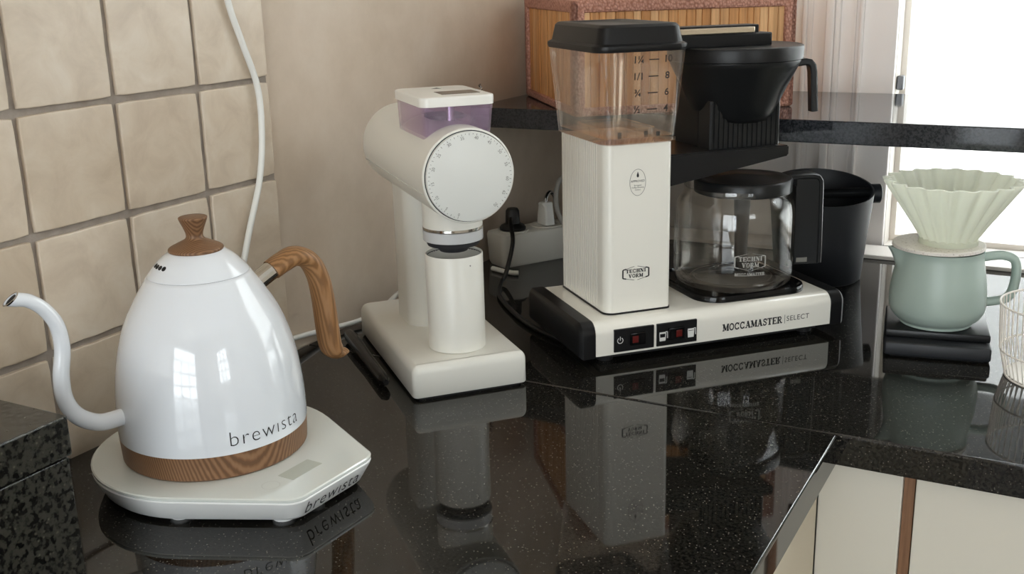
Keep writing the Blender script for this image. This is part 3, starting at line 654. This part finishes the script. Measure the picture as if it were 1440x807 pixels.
lid_c = link('lid', lathe(B(), [(.1045, .0525), (.1055, .0545), (.1180, .0548), (.1200, .0535), (.1205, .0505), (.1195, .044), (.1175, .04), (.1170, .03), (.1175, .01)], LC, n=72), 'black_satin', cf, 35)
link('mixing_tube', loft(B(), [ringpts(LC, .0075, .012, 20), ringpts(LC, .0075, .05, 20), ringpts(LC, .010, .105, 20)]), 'black_plastic', cf)
ha = math.radians(-13); dirh = Vector((math.cos(ha), math.sin(ha), 0)); sdh = Vector((-dirh.y, dirh.x, 0)); c3 = Vector((0,0,0))
bm = B(); strap(bm, [hpnt(.052, .113), hpnt(.062, .1190), hpnt(.088, .1190), hpnt(.0935, .1175), hpnt(.0965, .1130), hpnt(.0970, .105), hpnt(.0985, .040), hpnt(.0985, .018)], .0115, .006); hd = link('handle', bm, 'black_satin', cf, 30)
bm = B(); strap(bm, [hpnt(.0685, .108), hpnt(.069, .1), hpnt(.0695, .03), hpnt(.0700, .018)], .0105, .0028); link('grip_inner', bm, 'black_satin', hd, 30)
bm = B(); strap(bm, [hpnt(.0690, .0185), hpnt(.0980, .0185)], .0105, .0030); link('grip_foot', bm, 'black_satin', hd, 30)
for s in (-1,): 
    bm = B(); q = [hpnt(.0690, .0190)+sdh*s*.0104, hpnt(.0975, .0190)+sdh*s*.0104, hpnt(.0960, .1160)+sdh*s*.0104, hpnt(.0685, .1160)+sdh*s*.0104]
    q2 = [p+sdh*.002 for p in q]; loft(bm, [q, q2]); link('grip_side', bm, 'black_satin', hd, 0)
bm = B(); q = [hpnt(.0715, .0200)+sdh*-.0112, hpnt(.0840, .0200)+sdh*-.0112, hpnt(.0840, .0250)+sdh*-.0112, hpnt(.0715, .0250)+sdh*-.0112]; loft(bm, [q, [p+sdh*.0008 for p in q]]); link('grip_label', bm, 'ink_grey', hd, 0)
def on_glass(x, y):
    a = math.radians(-104) + x/.0675; return (.0678*math.cos(a), .0678*math.sin(a), y)
print_on('lettering', merge(badge(0, .0385, .034, .019, .0013), quads_to(slab_text('MOCCAMASTER', .034, .0036, .03), 0, .0245)), on_glass, 'print_white', gb)

# ================================================================== KNOCK BOX
kn = thing('knock_box', 'black round knock box bucket with a crossbar behind the coffee maker', 'knock box', (.4485, .945, 0), math.radians(28))
def kring(r, zc, tilt, n=64): return [(r*math.cos(2*PI*i/n), r*math.sin(2*PI*i/n), zc+tilt*math.sin(2*PI*i/n)) for i in range(n)]
link('bucket', loft(B(), [kring(.052, 0, 0), kring(.0555, .003, 0), kring(.0600, .055, .004), kring(.0665, .121, .013), kring(.0665, .1215, .0131), kring(.0640, .1215, .0131), kring(.0575, .055, .004), kring(.0525, .006, 0)]), 'black_soft', kn, 50)
bm = B(); tube(bm, [(-.066, .004, .112), (.070, .004, .112)], .0065, 18); bar_ = link('crossbar', bm, 'black_satin', kn)
bm = B(); tube(bm, [(.0655, .004, .1105), (.067, .004, .1105), (.077, .004, .1105), (.0785, .004, .1105)], [.010, .0125, .0125, .010], 24); link('bar_knob', bm, 'black_soft', kn, 40)

# ================================================================== SCALE, SERVER, DRIPPER
sa = math.atan2(.0175, .1011)
dsc = thing('coffee_scale', 'small black square digital scale under the green server jug', 'scale', (.585, .664, 0), sa)
link('scale_body', box(B(), 0, .1045, 0, .1045, .0015, .0165, .003, 3), 'black_soft', dsc)
link('weighing_plate', box(B(), .0005, .104, .016, .104, .0172, .0255, .002, 3), 'black_satin', dsc)
link('foot_pad', box(B(), .006, .0985, .006, .0985, 0, .002), 'dark_foot', dsc, 0)
SX, SY, S0 = .6262, .7235, .0257
sj = thing('server_jug', 'sage green ceramic server jug with loop handle on the scale', 'jug', (SX, SY, S0), math.radians(28.4-4))
jp = spline([(.034, 0, 0), (.0365, .001, 0), (.0372, .004, 0), (.0430, .0085, 0), (.0480, .017, 0), (.0490, .028, 0), (.0478, .045, 0), (.0448, .063, 0), (.0428, .075, 0), (.0430, .0825, 0)], 5)
JP = [(p.y, p.x) for p in jp] + [(.0825, .0405), (.07, .0405), (.045, .0448), (.02, .045), (.006, .035)]
n = 64; rings = []
for z, r in JP:
    ring = []
    for i in range(n):
        a = 2*PI*i/n; d = abs(a-PI); k = max(0, 1-d/.27); bulge = .0125*k*k*(3-2*k)*max(0, min(1, (z-.062)/.02))
        ring.append(((r+bulge)*math.cos(a), (r+bulge)*math.sin(a), z+.2*bulge))
    rings.append(ring)
link('jug_body', loft(B(), rings), 'sage', sj, 60)
hpj = spline([(.041, 0, .0715), (.054, 0, .0735), (.066, 0, .0735), (.0765, 0, .0685), (.0795, 0, .056), (.0775, 0, .036), (.071, 0, .0265), (.058, 0, .0235), (.045, 0, .0225)], 6)
bm = B(); tube(bm, hpj, .0048, 14, refup=(0,1,0), flat=1.35); link('jug_handle', bm, 'sage', sj, 60)
hd_ = thing('dripper_holder', 'pale flat disc holder lying on the jug beneath the dripper', 'holder', (SX-.003, SY-.0015, S0+.0838), 0)
link('disc', lathe(B(), [(0, .0445), (.0008, .0465), (.0038, .0465), (.0046, .0455)], n=64, cap0=True), 'stone_lid', hd_, 30)
dp = thing('coffee_dripper', 'pale mint pleated cone dripper on top of the server jug', 'dripper', (SX+.006, SY+.001, S0+.0885), 0)
def pleat(r, z, amp, n=20, k=6, ph=0):
    pts = []
    for i in range(n*k):
        a = 2*PI*i/(n*k); s = math.sin(n*a+ph); s = math.copysign(abs(s)**.6, s); pts.append(((r+amp*s)*math.cos(a), (r+amp*s)*math.sin(a), z))
    return pts
zs = [(0, .0270, .0003), (.003, .0280, .0004), (.006, .0285, .0008), (.02, .0365, .0018), (.045, .0525, .003), (.066, .0665, .0036), (.0672, .0668, .0036)]
rings = [pleat(r, z, a) for z, r, a in zs] + [pleat(r-.0026, z+.0002, a) for z, r, a in zs[::-1][:-2]]
link('cone', loft(B(), rings, False, False), 'mint', dp, 60)
link('collar', lathe(B(), [(.0, .022), (.0, .0296), (.0045, .0296), (.006, .0285), (.006, .022)], n=48, cap0=False, cap1=False), 'mint', dp, 30)

# wire basket at the right edge
wb = thing('wire_basket', 'white wire basket of thin upright wires beside the scale', 'basket', (.752, .668, 0), 0)
for i in range(54):
    a = 2*PI*i/54; bm = B(); tube(bm, [(.050*math.cos(a), .050*math.sin(a), .001), (.057*math.cos(a), .057*math.sin(a), .03), (.060*math.cos(a), .060*math.sin(a), .075)], .0007, 5); link('wire', bm, 'wire_white', wb)
for r, z in ((.050, .001), (.0565, .028), (.0602, .075)):
    bm = B(); tube(bm, [Vector(p) for p in ringpts((0,0), r, z, 48)]+[Vector(ringpts((0,0), r, z, 48)[0])], .0011, 6, refup=(0,0,1), caps=False); link('ring', bm, 'wire_white', wb)
link('liner', lathe(B(), [(.0015, .048), (.0025, .048)], n=40), 'wire_white', wb)

# ================================================================== BASKET ON THE SHELF
ba = math.radians(40); bl = Vector((.1815, .7600)); BW, BD, BH = .29, .274, .141
wbk = thing('bamboo_basket', 'rectangular bamboo slat basket with pink woven edging on the granite shelf', 'basket', (bl.x, bl.y, SZ), ba)
def slats(n, fn, rndw=.25):
    ws = [1+random.uniform(-rndw, rndw) for _ in range(n)]; tot = sum(ws); u = 0
    for w in ws: fn(u/tot, (u+w)/tot); u += w
IN = .012
def front(a, b): x0, x1 = lerp(IN, BW-IN, a), lerp(IN, BW-IN, b); d = random.uniform(0, .0006); link('slat', box(B(), x0+.0003, x1-.0003, .002+d, .0055, .008, BH-.010, .0007, 1), 'bamboo', wbk, 0)
def leftf(a, b): y0, y1 = lerp(IN, BD-IN, a), lerp(IN, BD-IN, b); d = random.uniform(0, .0006); link('slat', box(B(), .002+d, .0055, y0+.0003, y1-.0003, .008, BH-.010, .0007, 1), 'bamboo', wbk, 0)
def rightf(a, b): y0, y1 = lerp(IN, BD-IN, a), lerp(IN, BD-IN, b); link('slat', box(B(), BW-.0055, BW-.002, y0+.0003, y1-.0003, .008, BH-.010, .0007, 1), 'bamboo', wbk, 0)
def backf(a, b): x0, x1 = lerp(IN, BW-IN, a), lerp(IN, BW-IN, b); link('slat', box(B(), x0+.0003, x1-.0003, BD-.0055, BD-.002, .008, BH-.010, .0007, 1), 'bamboo', wbk, 0)
slats(24, front); slats(19, leftf); slats(12, rightf); slats(14, backf)
link('bottom_panel', box(B(), .003, BW-.003, .003, BD-.003, .001, .006), 'bamboo', wbk, 0)
for z0, z1 in ((0, .011), (BH-.015, BH)):
    for a in ((-.001, BW+.001, -.0015, .0075), (-.001, BW+.001, BD-.0075, BD+.0015)): link('woven_edge', box(B(), *a, z0, z1, .003, 2), 'woven_pink', wbk)
    for a in ((-.0015, .0075, 0, BD), (BW-.0075, BW+.0015, 0, BD)): link('woven_edge', box(B(), *a, z0+.0002, z1-.0002, .003, 2), 'woven_pink', wbk)
for x in (0, BW):
    for y in (0, BD):
        sx = 1 if x == 0 else -1; sy = 1 if y == 0 else -1
        bm = B(); x_a, x_b = sorted((x-sx*.002, x+sx*.014)); y_a, y_b = sorted((y-sy*.002, y+sy*.008)); box(bm, x_a, x_b, y_a, y_b, .001, BH-.001, .003, 2)
        x_a, x_b = sorted((x-sx*.002, x+sx*.008)); y_a, y_b = sorted((y-sy*.002, y+sy*.014)); box(bm, x_a, x_b, y_a, y_b, .001, BH-.001, .003, 2); link('corner_binding', bm, 'woven_pink', wbk)

# ================================================================== POWER STRIP AND CORDS
pa = math.atan2(.863, .506)
ps = thing('power_strip', 'white power strip lying by the plaster wall behind the grinder', 'power strip', (.0445, .8124, 0), pa)
SL = .24
def psr(z, d): return [(x, y, z) for x, y in rrect(d, SL-d, d, .050-d, .008, 4)]
psb = link('housing', loft(B(), [psr(0, .004), psr(.004, .002), psr(.042, 0), psr(.0465, .001), psr(.048, .0035)]), 'strip_white', ps, 30)
for i in range(4):
    cx_ = .032+i*.056
    link('socket', lathe(B(), [(.0478, .0225), (.0492, .0222), (.0492, .0195), (.0483, .0190)], (cx_, .025), 32), 'strip_white', ps, 30)
def strip_pt(x, y, z): return Matrix.Translation((.0445, .8124, 0)) @ Matrix.Rotation(pa, 4, 'Z') @ Vector((x, y, z))
def plug(name, label, x, mat, cordmat, path, cr, h=.03):
    p0 = strip_pt(x, .025, .0494); t = thing(name, label, 'plug', p0, pa)
    link('plug_body', lathe(B(), [(0, .0185), (.003, .0188), (.006, .0165), (.009, .0105), (h-.003, .0095), (h, .0075)], n=24), mat, t, 40)
    bm = B(); tube(bm, [Matrix.Rotation(-pa, 4, 'Z') @ (Vector(q)-p0) for q in spline(path, 8)], cr, 10); link('cord', bm, cordmat, t, 60)
    return t
pp = strip_pt(.032, .025, .066)
plug('plug', 'black round mains plug with black cord in the power strip', .032, 'cord_black', 'cord_black', [pp, pp+Vector((.006, -.018, -.002)), Vector((.0700, .795, .045)), Vector((.0800, .755, .012)), Vector((.0830, .735, .0045)), Vector((.110, .685, .0035)), Vector((.165, .625, .0035)), Vector((.215, .585, .0035)), Vector((.262, .560, .0035))], .003)
pp = strip_pt(.088, .025, .0785)
t = thing('plug', 'white flat angled mains plug standing in the power strip', 'plug', strip_pt(.088, .025, .0494), pa)
bm = B(); loft(bm, [[(x, y, z) for x, y in rrect(-a, a, -b, b, .003, 3)] for z, a, b in ((0, .008, .013), (.014, .0075, .012), (.026, .007, .010), (.03, .009, .0075), (.032, .008, .006))]); link('plug_body', bm, 'cord_white', t, 40)
bm = B(); tube(bm, spline([(0, 0, .028), (.004, .004, .038), (.014, .01, .043), (.024, .014, .036), (.030, .016, .018)], 6), .0028, 10); link('pull_ring', bm, 'steel', t, 60)
pp = strip_pt(.144, .025, .066)
plug('plug', 'black mains plug with thick grey cord looping beside the coffee maker', .144, 'cord_black', 'cord_grey', [pp, pp+Vector((.010, -.010, .028)), pp+Vector((.020, -.030, .060)), pp+Vector((.0, -.06, .050)), pp+Vector((.004, -.075, .01)), pp+Vector((.04, -.09, -.025)), pp+Vector((.09, -.11, -.052)), pp+Vector((.125, -.135, -.0615))], .0036)
bm = B(); tube(bm, [Vector((.034, .800, .0036)), Vector((.058, .792, .0036)), Vector((.072, .790, .0036)), Vector((.079, .793, .0036))], .0035, 10); keep_parent(link('cord', bm, 'cord_white', None, 60), ps)
# white cord hanging on the tiles, down behind the kettle
bm = B(); tube(bm, spline([(.006, .31, .80), (.006, .325, .60), (.006, .340, .45), (.006, .352, .3802), (.006, .3669, .3390), (.006, .3830, .2957), (.007, .3830, .2528), (.008, .3725, .2032), (.010, .3460, .1496), (.012, .3200, .090), (.014, .300, .03), (.020, .285, .0050), (.05, .262, .0050), (.085, .240, .0060)], 8), .0032, 12); keep_parent(link('cord', bm, 'cord_white', None, 60), kb)
# white cord running along the wall foot to the grinder
bm = B(); tube(bm, spline([(.016, .300, .010), (.004, .360, .016), (.000, .400, .017), (-.002, .440, .0125), (-.001, .465, .009), (.003, .489, .0075), (.011, .520, .0070), (.020, .549, .012), (.030, .575, .028), (.044, .582, .036), (.060, .572, .034), (.076, .556, .024), (.080, .548, .018)], 8), .0029, 12); keep_parent(link('cord', bm, 'cord_white', None, 60), g)
# small twisted wire hook by the shelf
bm = B(); tube(bm, [Vector((.010+.0022*math.cos(i*.9), .824+.0022*math.sin(i*.9), SZ+.0014+i*.0011)) for i in range(28)], .0011, 7)
tag(link('wire_hook', bm, 'steel', None, 60), 'small twisted metal wire standing on the granite shelf against the plaster wall', 'hook')
